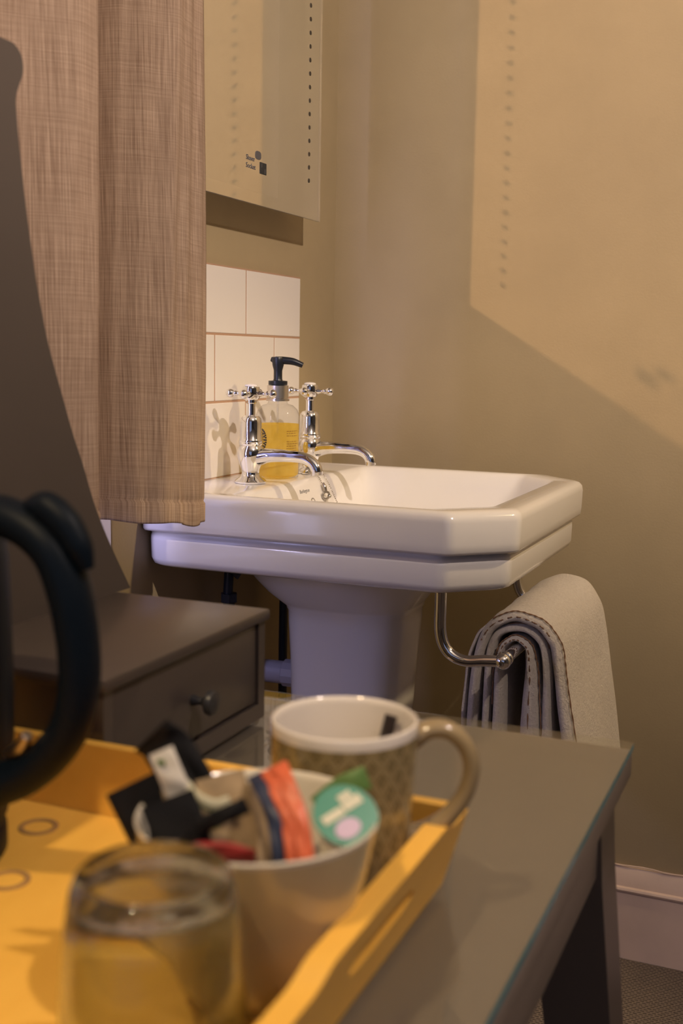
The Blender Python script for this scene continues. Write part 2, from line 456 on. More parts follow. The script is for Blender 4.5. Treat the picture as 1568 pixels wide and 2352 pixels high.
# window recess
bm = bmesh.new()
box(bm, -0.14, WT, WY1, WY1+0.02, 0.70, WZ1); box(bm, -0.14, WT, WY0-0.02, WY0, 0.70, WZ1)
box(bm, -0.14, WT, WY0, WY1, 0.66, 0.70); box(bm, -0.14, WT, WY0, WY1, WZ1, WZ1+0.03)
win = struct('window_1', bm, m_white)
put('pane', B(-0.15, -0.14, WY0-0.02, WY1+0.02, 0.66, WZ1+0.03), m_pane, win, smooth=False)
bm = bmesh.new()
for y in (WY0+0.03, (WY0+WY1)/2, WY1-0.03): box(bm, -0.14, -0.115, y-0.02, y+0.02, 0.72, WZ1, bev=0.003)
for z in (0.72, 1.45, WZ1-0.02): box(bm, -0.139, -0.117, WY0, WY1, z-0.02, z+0.02, bev=0.003)
put('window_frame', bm, m_white, win)

# skirting boards with an ogee top and a bead
def skirting(name, path_along_x, a0, a1):
    prof = [(0.0, 0.0), (0.018, 0.0), (0.018, 0.126), (0.021, 0.1275), (0.0225, 0.131), (0.021, 0.1345), (0.016, 0.136), (0.0145, 0.146), (0.010, 0.158), (0.0075, 0.165), (0.0055, 0.1685), (0.0, 0.1695)]
    bm = bmesh.new(); rings = []
    n = 40
    for i in range(n+1):
        t = a0+(a1-a0)*i/n
        rg = []
        for d, z in prof:
            zz = z+(0.0012*math.sin(t*37)+0.0008*math.sin(t*91) if z > 0.16 else 0)
            rg.append((t, -d, zz) if path_along_x else (d, t, zz))
        rings.append(rg)
    loft(bm, rings)
    return struct(name, bm, m_skirt, smooth=True)
skirting('baseboard_right', True, 0.0, RX)
skirting('baseboard_back', False, -0.02, WY0)
# raised paint seam and crack line where the wall paint overlaps the board
bm = bmesh.new()
tube(bm, [(0.5+0.02*i, -0.0065-0.0008*math.sin(i*1.7), 0.1715+0.0012*math.sin(i*1.3)+0.0007*math.sin(i*3.1)) for i in range(30)], 0.0014, seg=6)
struct('trim_1', bm, m_skirt, smooth=True)

# ------------------------------------------------------------------ mirror
MX, MY0, MY1, MZ0, MZ1 = 0.055, -0.665, -0.194, 1.2975, 2.02
mir = thing('bathroom_mirror', 'frameless wall mirror edged with rows of small dots above the tiles', 'mirror', (0.0, (MY0+MY1)/2, MZ0))
bm = bmesh.new(); bm.faces.new([bm.verts.new(p) for p in ((MX, MY0, MZ0), (MX, MY1, MZ0), (MX, MY1, MZ1), (MX, MY0, MZ1))])
mg = put('mirror_glass', bm, m_mirror, mir, smooth=False)
bm = bmesh.new()   # polished glass edge
e = 0.0016
box(bm, MX-0.0045, MX-0.001, MY1-e, MY1, MZ0, MZ1); box(bm, MX-0.0045, MX-0.001, MY0, MY0+e, MZ0, MZ1)
box(bm, MX-0.0045, MX-0.001, MY0+e, MY1-e, MZ0, MZ0+e)
put('polished_edge', bm, mat('polished_edge', (0.35, 0.33, 0.27), 0.2, coat=0.5), mir, smooth=False)
for y in (-0.2415, -0.609):
    z = 1.359
    while z < 1.99:
        bm = bmesh.new(); lathe(bm, [(0.0036, -0.0016), (0.0036, 0.0004)], (MX, y, z), axis=(1, 0, 0), seg=14)
        put('etched_dot', bm, m_dot, mir, smooth=False); z += 0.02125
for y in (-0.60, -0.26):
    put('wall_bracket', B(0.0, MX-0.0046, y-0.03, y+0.03, 1.985, 2.015), m_white, mir, smooth=False)
# stickers: symbol, two words, black square
bm = bmesh.new()
ring = []
for k in range(24):
    t = 2*math.pi*k/24; ring.append((MX+0.0002, -0.4255+0.0092*math.copysign(abs(math.cos(t))**0.7, math.cos(t)), 1.370+0.0062*math.copysign(abs(math.sin(t))**0.7, math.sin(t))))
extrude_poly(bm, ring, (0.0004, 0, 0)); put('socket_symbol', bm, m_ink_grey, mir, smooth=False)
bm = text_bm('Shaver', 0.0105, (MX+0.0002, -0.4505, 1.3590), (0, 1, 0), (0, 0, 1), squash=1.0); put('sticker_word', bm, m_ink_grey, mir, smooth=False)
bm = text_bm('Socket', 0.0105, (MX+0.0002, -0.4495, 1.3475), (0, 1, 0), (0, 0, 1), squash=1.08); put('sticker_word', bm, m_ink_grey, mir, smooth=False)
bm = bmesh.new(); box(bm, MX+0.0002, MX+0.0007, -0.4195, -0.3985, 1.3445, 1.3615, bev=0.0002)
put('black_square', bm, m_ink, mir, smooth=False)
bm = bmesh.new(); box(bm, MX+0.0008, MX+0.0010, -0.4050, -0.4030, 1.3460, 1.3530); box(bm, MX+0.0008, MX+0.0010, -0.4160, -0.4140, 1.3540, 1.3600)
put('square_mark', bm, m_ink_grey, mir, smooth=False)

# ------------------------------------------------------------------ wash basin
SY = -0.3975
bas = thing('wash_basin', 'white ceramic pedestal wash basin with chamfered front corners', 'basin', (0.0, SY, 0.0))
def plan(x0, x1, hy, ch, rad, z, rb=None, k=5):
    """plan outline of the basin: back edge x0, front x1, half width hy, chamfer ch"""
    y0, y1 = SY-hy, SY+hy
    P = [Vector((x0, y0)), Vector((x1-ch, y0)), Vector((x1, y0+ch*0.95)), Vector((x1, y1-ch*0.95)), Vector((x1-ch, y1)), Vector((x0, y1))]
    rb = rad if rb is None else rb
    rr = [rb, rad*0.8, rad*0.9, rad*0.9, rad*0.8, rb]; out = []
    n = len(P)
    for i in range(n):
        a, b, c = P[i-1], P[i], P[(i+1) % n]
        d1 = (a-b).normalized(); d2 = (c-b).normalized()
        q = min(rr[i], (a-b).length*0.45, (c-b).length*0.45)
        p0 = b+d1*q; p2 = b+d2*q
        for j in range(k+1):
            t = j/k; pt = p0*(1-t)**2+b*2*t*(1-t)+p2*t*t
            out.append((pt.x, pt.y, z))
    return out
T = 0.8825; HY = 0.2725; X1 = 0.5225
S = []
# outside from underneath upwards
S.append(plan(0.10, X1-0.16, HY-0.15, 0.05, 0.02, 0.772))
S.append(plan(0.02, X1-0.055, HY-0.050, 0.06, 0.02, 0.7728, 0.03))
S.append(plan(0.004, X1-0.026, HY-0.0215, 0.066, 0.02, 0.7745, 0.035))
S.append(plan(0.0, X1-0.0170, HY-0.0125, 0.068, 0.016, 0.7790, 0.035))
S.append(plan(0.0, X1-0.0140, HY-0.0095, 0.069, 0.014, 0.7870, 0.03))
S.append(plan(0.0, X1-0.0135, HY-0.0090, 0.069, 0.014, 0.812, 0.028))
S.append(plan(0.0, X1-0.0140, HY-0.0095, 0.069, 0.014, 0.8185, 0.028))
S.append(plan(0.0, X1-0.0170, HY-0.0125, 0.069, 0.014, 0.8208, 0.026))
S.append(plan(0.0, X1-0.0185, HY-0.0145, 0.069, 0.014, 0.8230, 0.022))
S.append(plan(0.0, X1-0.0180, HY-0.0140, 0.069, 0.014, 0.8248, 0.020))
S.append(plan(0.0, X1-0.0090, HY-0.0055, 0.070, 0.012, 0.8262, 0.016))
S.append(plan(0.0, X1-0.0040, HY-0.0015, 0.071, 0.012, 0.8275, 0.012))
S.append(plan(0.0, X1-0.0022, HY-0.0003, 0.071, 0.012, 0.8305, 0.010))
S.append(plan(0.0, X1-0.0015, HY, 0.071, 0.012, 0.840, 0.010))
S.append(plan(0.0, X1-0.0005, HY, 0.072, 0.012, 0.868, 0.008))
S.append(plan(0.0, X1-0.002, HY-0.0015, 0.072, 0.012, 0.8755, 0.008))
S.append(plan(0.001, X1-0.006, HY-0.0050, 0.071, 0.012, 0.8802, 0.008))
S.append(plan(0.002, X1-0.012, HY-0.0110, 0.070, 0.012, 0.8822, 0.008))
S.append(plan(0.004, X1-0.020, HY-0.0190, 0.069, 0.012, 0.8822, 0.008))
# over the rim, then a shallow step and down into the bowl
S.append(plan(0.120, X1-0.042, HY-0.0270, 0.066, 0.012, 0.8815, 0.02))
S.append(plan(0.126, X1-0.046, HY-0.0300, 0.064, 0.012, 0.8795, 0.02))
S.append(plan(0.131, X1-0.051, HY-0.0360, 0.062, 0.014, 0.8740, 0.025))
S.append(plan(0.138, X1-0.061, HY-0.0450, 0.058, 0.020, 0.8570, 0.03))
S.append(plan(0.146, X1-0.077, HY-0.0620, 0.055, 0.026, 0.8300, 0.035))
S.append(plan(0.156, X1-0.100, HY-0.0860, 0.05, 0.03, 0.8080, 0.04))
S.append(plan(0.185, X1-0.140, HY-0.1250, 0.04, 0.03, 0.7970, 0.04))
S.append(plan(0.270, X1-0.205, HY-0.2200, 0.01, 0.01, 0.7930, 0.01))
bm = bmesh.new(); loft(bm, S)
bo = put('basin_body', bm, m_cer, bas, auto=60)
# pedestal
def sq(cx, hx, hy, z, p=3.2, n=48, cy=SY):
    out = []
    for k in range(n):
        t = 2*math.pi*k/n; c, s = math.cos(t), math.sin(t)
        out.append((cx+hx*math.copysign(abs(c)**(2/p), c), cy+hy*math.copysign(abs(s)**(2/p), s), z))
    return out
Q = [(0.212, 0.176, 0.165, 0.776, 2.4), (0.206, 0.158, 0.150, 0.755, 2.4), (0.204, 0.140, 0.132, 0.734, 2.5), (0.208, 0.122, 0.116, 0.714, 2.7),
     (0.213, 0.106, 0.102, 0.700, 3.0), (0.216, 0.099, 0.096, 0.694, 3.2), (0.217, 0.0975, 0.095, 0.690, 3.4), (0.217, 0.0945, 0.092, 0.687, 3.6), (0.217, 0.0935, 0.090, 0.67, 3.8),
     (0.216, 0.089, 0.086, 0.60, 3.8), (0.214, 0.086, 0.083, 0.52, 3.8), (0.212, 0.086, 0.084, 0.40, 3.8), (0.212, 0.090, 0.088, 0.25, 3.8),
     (0.212, 0.098, 0.097, 0.12, 3.8), (0.212, 0.105, 0.105, 0.06, 3.8), (0.212, 0.108, 0.110, 0.0, 3.8)]
bm = bmesh.new(); loft(bm, [sq(*q) for q in [(c, a, b, z, p) for c, a, b, z, p in Q]])
put('pedestal', bm, m_cer_d, bas, auto=50)
# maker's script and the overflow mark on the inner back slope of the bowl
nx = Vector((0.060, 0, 0.0250)).normalized()
def slope(y, d):   # point on the inner rear slope, d = metres below the rim line
    x = 0.131+0.42*d*0.72; return Vector((x+0.0016, y, 0.8735-d))
bm = text_bm('Burlington', 0.0085, slope(-0.418, 0.0115), (0, 1, 0), (-0.38, 0, 0.92), shear=0.35, extrude=0.0001)
put('maker_script', bm, m_ink_grey, bas, smooth=False)
bm = bmesh.new()
tube(bm, [slope(-0.3975+0.006*math.cos(t), 0.0265+0.004*math.sin(t)) for t in [2*math.pi*k/16 for k in range(17)]], 0.0012, seg=8, cap=False)
put('overflow_ring', bm, m_chain, bas)
# plug hole and waste
bm = bmesh.new(); lathe(bm, [(0.002, 0.0), (0.018, 0.001), (0.021, 0.003), (0.022, 0.0015), (0.022, 0.0)], (0.29, SY, 0.7935), seg=28)
put('waste_ring', bm, m_chrome, bas)

# ------------------------------------------------------------------ taps
def make_tap(x, y, label):
    t = thing('pillar_tap', label, 'tap', (x, y, T), 'chrome pillar taps on the basin')
    c = Vector((x, y, T-0.0003))
    bm = bmesh.new()
    lathe(bm, [(0.004, 0.0), (0.0232, 0.0), (0.0238, 0.0025), (0.0205, 0.0062), (0.0150, 0.0098), (0.0132, 0.0150), (0.0140, 0.0200),
               (0.0180, 0.0300), (0.0205, 0.0385), (0.0208, 0.0450), (0.0192, 0.0520), (0.0160, 0.0568), (0.0150, 0.0590), (0.006, 0.060)], c, seg=44)
    put('tap_body', bm, m_chrome, t)
    bm = bmesh.new()
    lathe(bm, [(0.006, 0.0565), (0.0178, 0.0570), (0.0188, 0.0590), (0.0178, 0.0612), (0.0182, 0.0625), (0.0174, 0.0650), (0.0166, 0.0660),
               (0.0160, 0.0900), (0.0152, 0.0960), (0.0120, 0.1000), (0.0070, 0.1010), (0.0064, 0.1015), (0.0062, 0.1180), (0.0085, 0.1195), (0.0085, 0.1260), (0.004, 0.1270)], c, seg=40)
    put('valve_column', bm, m_chrome, t)
    bm = bmesh.new()
    s = Vector((x+0.012, y, T+0.0385))
    tube(bm, [s, s+Vector((0.020, 0, 0.0035)), s+Vector((0.050, 0, 0.0040)), s+Vector((0.074, 0, 0.0025)), s+Vector((0.088, 0, -0.003)), s+Vector((0.0955, 0, -0.0125)), s+Vector((0.0965, 0, -0.0215))],
         [0.0135, 0.0105, 0.0088, 0.0082, 0.0084, 0.0088, 0.0085], seg=28, sm=8, up=(0, 1, 0))
    put('spout', bm, m_chrome, t)
    # crosshead: hub with porcelain index and four ball-ended arms
    hz = T+0.1335
    h = put('crosshead', hubm(x, y, hz), m_chrome, t)
    bm = bmesh.new(); lathe(bm, [(0.0005, 0.0), (0.0098, 0.0), (0.0092, 0.0022), (0.006, 0.0034), (0.0005, 0.0038)], (x, y, hz+0.0098), seg=28)
    put('index_cap', bm, m_tile, h)
    return t
def hubm(x, y, hz):
    bm = bmesh.new()
    lathe(bm, [(0.004, -0.0110), (0.0105, -0.0100), (0.0128, -0.0070), (0.0132, 0.0060), (0.0120, 0.0092), (0.004, 0.0100)], (x, y, hz), seg=32)
    for a in (R(8), R(98), R(188), R(278)):
        d = Vector((math.cos(a), math.sin(a), 0.0)); c = Vector((x, y, hz-0.001))
        P = [(0.0045, 0.010), (0.0045, 0.014), (0.0030, 0.018), (0.0028, 0.022), (0.0040, 0.0240), (0.0042, 0.0255), (0.0038, 0.0270), (0.0060, 0.0300), (0.0068, 0.0335), (0.0058, 0.0372), (0.0030, 0.0392), (0.0005, 0.0398)]
        lathe(bm, P, c, axis=d, seg=20)
    return bm
make_tap(0.083, -0.498, 'chrome pillar tap with cross handle nearest the curtain')
make_tap(0.095, -0.314, 'chrome pillar tap with cross handle nearest the corner of the room')

# beaded chain with its clip, hanging from the back ledge into the bowl
ch = thing('plug_chain', 'thin dark metal ball chain looped from the back ledge into the basin', 'chain', (0.10, -0.33, T))
def beads(bm, pts, step=0.0031, rr=0.00115):
    P = smoothpath(pts, 10); acc = 0; last = P[0]
    ball(bm, last, rr, 8)
    for p in P[1:]:
        while (p-last).length >= step:
            last = last+(p-last).normalized()*step; ball(bm, last, rr, 8)
bm = bmesh.new(); beads(bm, [(0.104, -0.335, T+0.002), (0.114, -0.333, T+0.002), (0.128, -0.331, T-0.0008), (0.1395, -0.330, 0.864), (0.149, -0.3295, 0.845), (0.162, -0.329, 0.823), (0.185, -0.33, 0.800), (0.22, -0.34, 0.7985), (0.245, -0.37, 0.797)])
put('ball_chain', bm, m_chain, ch)
bm = bmesh.new(); beads(bm, [(0.104, -0.345, T+0.0018), (0.115, -0.348, T+0.0018), (0.128, -0.351, T-0.0012), (0.136, -0.353, 0.870)])
put('ball_chain', bm, m_chain, ch)
bm = bmesh.new(); lathe(bm, [(0.0005, 0.0), (0.006, 0.0), (0.0066, 0.003), (0.005, 0.007), (0.002, 0.009), (0.0005, 0.0092)], (0.101, -0.340, T), seg=20)
put('chain_stay', bm, m_chrome, ch)
bm = bmesh.new()
tube(bm, [(0.1375, -0.3535, 0.871), (0.1405, -0.354, 0.8655), (0.1435, -0.3545, 0.8575)], [0.0022, 0.0036, 0.0026], seg=12, sm=4)
tube(bm, [(0.1450+0.0030*math.cos(t), -0.3575+0.0065*math.cos(t), 0.8520+0.0058*math.sin(t)) for t in [2*math.pi*k/20 for k in range(21)]], 0.0018, seg=8, cap=False)
ball(bm, (0.1485, -0.352, 0.8505), 0.0034, 12)
put('chain_clip', bm, m_chain, ch)

# ------------------------------------------------------------------ soap dispenser
sx, sy = 0.083, -0.408
sb = thing('soap_dispenser', 'clear pump bottle of yellow hand soap between the two taps', 'soap bottle', (sx, sy, T))
c = (sx, sy, T)
prof = [(0.0300, 0.0), (0.0332, 0.002), (0.0345, 0.006), (0.0345, 0.088), (0.0338, 0.097), (0.0305, 0.106), (0.0235, 0.1125), (0.0165, 0.1145), (0.0150, 0.1165), (0.0150, 0.1220)]
bm = bmesh.new(); lathe(bm, prof, c, seg=56, cap=False); put('bottle', bm, m_clear, sb)
bm = bmesh.new(); lathe(bm, [(0.001, 0.0022), (0.028, 0.0022), (0.0325, 0.005), (0.0332, 0.009), (0.0332, 0.0835), (0.001, 0.0838)], c, seg=48); put('liquid_soap', bm, m_soap, sb)
bm = bmesh.new(); lathe(bm, [(0.0005, 0.0), (0.0016, 0.0), (0.0016, 0.1160), (0.0005, 0.1160)], (sx, sy, T+0.004), seg=12); put('dip_tube', bm, m_clear, sb)
bm = bmesh.new(); lathe(bm, [(0.008, 0.1190), (0.0182, 0.1192), (0.0182, 0.1222), (0.0150, 0.1226), (0.0150, 0.1235), (0.0168, 0.1238), (0.0168, 0.1430), (0.006, 0.1436)], c, seg=40)
put('silver_collar', bm, mat('brushed_silver', (0.72, 0.68, 0.64), 0.3, metal=1.0), sb)
bm = bmesh.new()
lathe(bm, [(0.004, 0.1436), (0.0148, 0.1438), (0.0148, 0.1500), (0.0075, 0.1508), (0.0066, 0.1530), (0.0066, 0.1660), (0.0088, 0.1740), (0.0098, 0.1840), (0.0088, 0.1865), (0.003, 0.1868)], c, seg=32)
tube(bm, [(sx-0.011, sy-0.002, T+0.1835), (sx-0.004, sy, T+0.1815), (sx+0.008, sy+0.003, T+0.1815), (sx+0.022, sy+0.008, T+0.1800), (sx+0.036, sy+0.013, T+0.1745)],
     [0.0035, 0.0062, 0.0060, 0.0055, 0.0042], seg=16, sm=6)
put('pump_head', bm, m_pump, sb)
# printed label: round emblem on the left, lines of small print on the right
def on_bottle(ang, z, rr=0.0347): return Vector((sx+rr*math.cos(ang), sy+rr*math.sin(ang), T+z))
CA = math.atan2(CAM.y-sy, CAM.x-sx)
lb = bmesh.new()
def patch(bm, a0, a1, z0, z1, rr=0.0347, n=4):
    ring0 = [on_bottle(a0+(a1-a0)*k/n, z0, rr) for k in range(n+1)]; ring1 = [on_bottle(a0+(a1-a0)*k/n, z1, rr) for k in range(n+1)]
    loft(bm, [ring0, ring1], closed=False)
for k in range(28):    # leaf wreath in the emblem
    t = 2*math.pi*k/28
    for q, s in ((0.0165, 0.20), (0.0120, 0.16)):
        if q < 0.015 and k % 2: continue
        da, dz = math.cos(t)*q/0.0347*0.60, math.sin(t)*q
        patch(lb, CA-R(47)+da-0.045, CA-R(47)+da+0.045, 0.0600+dz-0.0013, 0.0600+dz+0.0013, n=2)
for k in range(9):
    zz = 0.050+0.0024*k; ww = 0.16*math.sin((k+1)/10*math.pi)
    patch(lb, CA-R(47)-ww, CA-R(47)-0.02, zz, zz+0.0012, n=2); patch(lb, CA-R(47)+0.02, CA-R(47)+ww, zz+0.0008, zz+0.0020, n=2)
put('emblem_print', lb, m_ink, sb)
lb = bmesh.new()
random.seed(3)
for i, zz in enumerate([0.0735, 0.0700, 0.0662, 0.0575, 0.0540, 0.0505, 0.0470, 0.0435, 0.0400, 0.0365]):
    a = CA+R(24); end = CA+R(64)-random.random()*0.15
    while a < end:
        b = min(end, a+random.uniform(0.05, 0.16)); patch(lb, a, b, zz, zz+0.0011, n=2); a = b+0.028
put('small_print', lb, mat('brown_print', (0.22, 0.12, 0.02), 0.6), sb)

# ------------------------------------------------------------------ towel rail
rail = thing('towel_rail', 'chrome U-shaped towel rail mounted under the basin', 'towel rail', (0.42, SY, 0.777))
BX, BZ = 0.505, 0.682
for s in (-1, 1):
    y = SY+s*0.2; yb = SY+s*0.2
    bm = bmesh.new()
    tube(bm, [(0.418, y, 0.778), (0.418, y, 0.745), (0.4185, y, 0.715), (0.424, y, 0.695), (0.436, y-0.0, 0.682), (0.455, y, 0.6765), (0.478, y, 0.6795), (BX, y, BZ)], 0.0078, seg=20, sm=6)
    put('bracket_arm', bm, m_chrome, rail)
    bm = bmesh.new(); lathe(bm, [(0.002, 0.0), (0.014, 0.0), (0.013, -0.003), (0.008, -0.006)], (0.418, y, 0.779), seg=24); put('fixing_plate', bm, m_chrome, rail)
    bm = bmesh.new(); ball(bm, (BX, yb, BZ), 0.0108, 24)
    lathe(bm, [(0.0082, 0.0), (0.0098, 0.002), (0.0098, 0.006), (0.0082, 0.008)], (BX, yb-s*0.019, BZ), axis=(0, s, 0), seg=24)
    put('ball_joint', bm, m_chrome, rail)
bm = bmesh.new(); tube(bm, [(BX, SY-0.2, BZ), (BX, SY+0.2, BZ)], 0.0078, seg=20)
put('front_bar', bm, m_chrome, rail)

# ------------------------------------------------------------------ towel: folded layers hung over the bar
tw = thing('hand_towel', 'cream towel with brown stitched edges folded over the rail', 'towel', (BX, SY, 0.50))
def layer(cl, th, y0, y1, seed, rise=0.0, n=26):
    """cl: centre line (x,z); th: half thickness per point; extruded y0..y1 with a soft end"""
    P = smoothpath([Vector((a, b, 0)) for a, b in cl], 6); m = len(P)
    def thk(i):
        q = i/(m-1)*(len(th)-1); k = min(int(q), len(th)-2); return th[k]*(1-(q-k))+th[k+1]*(q-k)
    rings = []
    for j in range(n+1):
        v = j/n; y = y0+(y1-y0)*v
        d = min(y-y0, y1-y); e = min(1.0, max(0.0, d)/0.006); k = 0.45+0.55*math.sqrt(1-(1-e)**2)
        bul = rise*math.sin(min(1, (y-y0)/0.10)*math.pi/2)
        left, right = [], []
        for i in range(m):
            t = (P[min(i+1, m-1)]-P[max(i-1, 0)]).normalized(); nn = Vector((-t.y, t.x, 0)); h = thk(i)*k
            wob = 0.0011*math.sin(y*55+i*0.33+seed)+0.0007*math.sin(y*130+i*0.7+seed*2)
            hang = max(0.0, (0.66-P[i].y)/0.16)
            wx = 0.004*hang*math.sin(y*23+seed*1.3)
            for sgn, arr in ((1, left), (-1, right)):
                p = P[i]+nn*(sgn*h+wob*0.6); 
                arr.append((p.x+wx+bul*0.10*(nn.x if nn.x*sgn > 0 else 0), y, p.y+(bul*max(0, nn.y))))
        rings.append(left+right[::-1])
    bm = bmesh.new(); loft(bm, rings); return bm
L1 = [(0.478, 0.50), (0.479, 0.60), (0.4805, 0.655), (0.4845, 0.6795), (0.494, 0.6935), (0.506, 0.6965), (0.518, 0.6885), (0.525, 0.672), (0.5268, 0.640), (0.5255, 0.58), (0.527, 0.50)]
T1 = [0.0085, 0.0075, 0.0062, 0.0050, 0.0046, 0.0048, 0.0062, 0.0080, 0.0105, 0.0150, 0.0160]
L2 = [(0.463, 0.50), (0.464, 0.60), (0.4665, 0.665), (0.474, 0.696), (0.492, 0.7085), (0.512, 0.7105), (0.531, 0.7040), (0.5425, 0.686), (0.546, 0.650), (0.549, 0.58), (0.552, 0.50)]
T2 = [0.0062, 0.0062, 0.0060, 0.0062, 0.0066, 0.0072, 0.0078, 0.0072, 0.0068, 0.0078, 0.0080]
L3 = [(0.446, 0.46), (0.447, 0.60), (0.453, 0.676), (0.468, 0.708), (0.492, 0.7235), (0.516, 0.7255), (0.538, 0.7175), (0.5545, 0.698), (0.563, 0.672), (0.570, 0.63), (0.582, 0.565), (0.598, 0.46)]
T3 = [0.0075, 0.0075, 0.0075, 0.0075, 0.0078, 0.0085, 0.0095, 0.0095, 0.0092, 0.0095, 0.0110, 0.012]
for cl, th, y0, y1, sd, rise in ((L1, T1, -0.532, -0.232, 0.0, 0.0), (L2, T2, -0.530, -0.230, 1.9, 0.002), (L3, T3, -0.534, -0.226, 3.7, 0.003)):
    put('towel_fold', layer(cl, th, y0, y1, sd, rise), m_towel, tw, auto=80)
# outer flap behind the bar and its loose corner
put('towel_fold', layer([(0.430, 0.55), (0.431, 0.60), (0.436, 0.655), (0.447, 0.690), (0.459, 0.7075)], [0.0035, 0.0035, 0.0032, 0.003, 0.0025], -0.526, -0.24, 5.2), m_towel, tw, auto=80)
def stitch(cl, th, y, sgn, i0, i1, seed, rise=0.0):
    P = smoothpath([Vector((a, b, 0)) for a, b in cl], 6); m = len(P); bm = bmesh.new(); pts = []
    for i in range(int(m*i0), int(m*i1)):
        q = i/(m-1)*(len(th)-1); k = min(int(q), len(th)-2); h = th[k]*(1-(q-k))+th[k+1]*(q-k)
        t = (P[min(i+1, m-1)]-P[max(i-1, 0)]).normalized(); nn = Vector((-t.y, t.x, 0))
        wob = 0.0011*math.sin(y*55+i*0.33+seed)+0.0007*math.sin(y*130+i*0.7+seed*2); p = P[i]+nn*(sgn*h+wob*0.6)
        hang = max(0.0, (0.66-P[i].y)/0.16); wx = 0.004*hang*math.sin(y*23+seed*1.3)
        pts.append(Vector((p.x+wx, y+0.0010*math.sin(i*2.2), p.y)))
    tube(bm, pts, lambda v: 0.0009+0.0003*math.sin(v*160), seg=6, sm=3); return bm
put('hem_stitch', stitch(L1, T1, -0.526, 1, 0.10, 0.99, 0.0), m_stitch, tw)
put('hem_stitch', stitch(L1, T1, -0.5315, -0.1, 0.20, 0.99, 0.0), m_stitch, tw)
put('hem_stitch', stitch(L2, T2, -0.525, 1, 0.42, 0.72, 1.9), m_stitch, tw)
put('hem_stitch', stitch(L3, T3, -0.528, 1, 0.30, 0.99, 3.7), m_stitch, tw)
put('hem_stitch', stitch(L3, T3, -0.5335, 0.15, 0.22, 0.62, 3.7), m_stitch, tw)

# ------------------------------------------------------------------ waste pipe and supply pipes
wp = thing('waste_pipe', 'grey plastic waste pipe running behind the pedestal', 'pipe', (0.06, SY, 0.565))
bm = bmesh.new(); tube(bm, [(0.0, SY, 0.564), (0.128, SY, 0.566)], 0.0185, seg=28); put('pipe_run', bm, m_pipe, wp)
bm = bmesh.new(); lathe(bm, [(0.018, 0.0), (0.0215, 0.001), (0.0225, 0.003), (0.0225, 0.022), (0.0205, 0.024), (0.0205, 0.026), (0.0235, 0.027), (0.0235, 0.032), (0.018, 0.033)], (0.094, SY, 0.566), axis=(1, 0, 0), seg=12)
put('compression_nut', bm, m_pipe, wp, auto=20)
for y, lab in ((-0.498, 'dark supply pipe under the basin below the tap nearest the curtain'), (-0.300, 'dark supply pipe under the basin nearest the room corner')):
    sp = thing('supply_pipe', lab, 'pipe', (0.05, y, 0.0), 'supply pipes under the basin')
    bm = bmesh.new(); tube(bm, [(0.045, y, 0.0), (0.045, y, 0.70), (0.06, y, 0.74), (0.075, y, 0.772)], 0.0075, seg=14, sm=4); put('pipe_run', bm, m_black, sp)
    bm = bmesh.new(); lathe(bm, [(0.006, 0), (0.0135, 0.001), (0.0135, 0.016), (0.010, 0.018), (0.010, 0.03), (0.0135, 0.032), (0.0135, 0.045), (0.006, 0.046)], (0.047, y, 0.665), seg=6); put('isolating_valve', bm, m_black, sp, auto=20)

# ------------------------------------------------------------------ curtain
cu = thing('curtain', 'taupe linen curtain hanging in soft folds left of the basin', 'curtain', (0.10, -0.9, 0.855))
cp = [(0.1245, -0.7135), (0.132, -0.733), (0.137, -0.757), (0.137, -0.780), (0.129, -0.801), (0.112, -0.817), (0.092, -0.828), (0.068, -0.834), (0.042, -0.836), (0.022, -0.845), (0.020, -0.88), (0.030, -0.93), (0.080, -0.970), (0.138, -0.985), (0.168, -1.004), (0.169, -1.035),
      (0.150, -1.070), (0.124, -1.100), (0.114, -1.135), (0.135, -1.18), (0.158, -1.22), (0.150, -1.27), (0.115, -1.31), (0.10, -1.36), (0.13, -1.41), (0.16, -1.46), (0.14, -1.52), (0.11, -1.58)]
path = smoothpath([Vector((a, b, 0)) for a, b in cp], 8)
bm = bmesh.new(); lay = bm.loops.layers.uv.verify()
zs = [0.853, 0.856, 0.878, 0.8815, 0.885]+[0.90+0.05*k for k in range(0, 28)]
cols = []; s = 0.0; prev = path[0]
for i, p in enumerate(path):
    s += (p-prev).length; prev = p; col = []
    for z in zs:
        hgt = (z-0.853)
        dx = 0.004*math.sin(i*0.21+hgt*3.1)*min(1, hgt*4+0.3)+0.0022*math.sin(i*0.55+hgt*7)
        # a soft crease down the right-hand fold
        crease = -0.007*math.exp(-((p.y+0.775+0.012*math.sin(hgt*5))/0.010)**2)*max(0, 1-hgt*1.6)
        rise = 0.10*min(0.25, max(0.0, -0.7135-p.y)); zz = z+rise
        if z < 0.86: zz = z+rise+0.0012*math.sin(i*0.22+1)-0.0030*math.exp(-((p.y+0.762)/0.012)**2)+0.002*(1 if i < 4 else 0)
        dy = -0.006*hgt if i < 12 else 0.0
        hm = 0.0016 if z < 0.880 else 0.0
        if z == 0.8815: hm = -0.0012
        col.append((Vector((p.x+dx+crease+hm, p.y+dy*0.5+0.004*math.sin(hgt*2.2+i*0.05)*0.4, zz)), (s, z)))
    cols.append(col)
vv = [[bm.verts.new(q[0]) for q in col] for col in cols]
for i in range(len(vv)-1):
    for j in range(len(zs)-1):
        fc = bm.faces.new((vv[i][j], vv[i+1][j], vv[i+1][j+1], vv[i][j+1]))
        for lp, (a, b) in zip(fc.loops, ((i, j), (i+1, j), (i+1, j+1), (i, j+1))): lp[lay].uv = cols[a][b][1]
ob = put('curtain_cloth', bm, m_curtain, cu, auto=180)
so = ob.modifiers.new('thickness', 'SOLIDIFY'); so.thickness = 0.0014; so.offset = -1

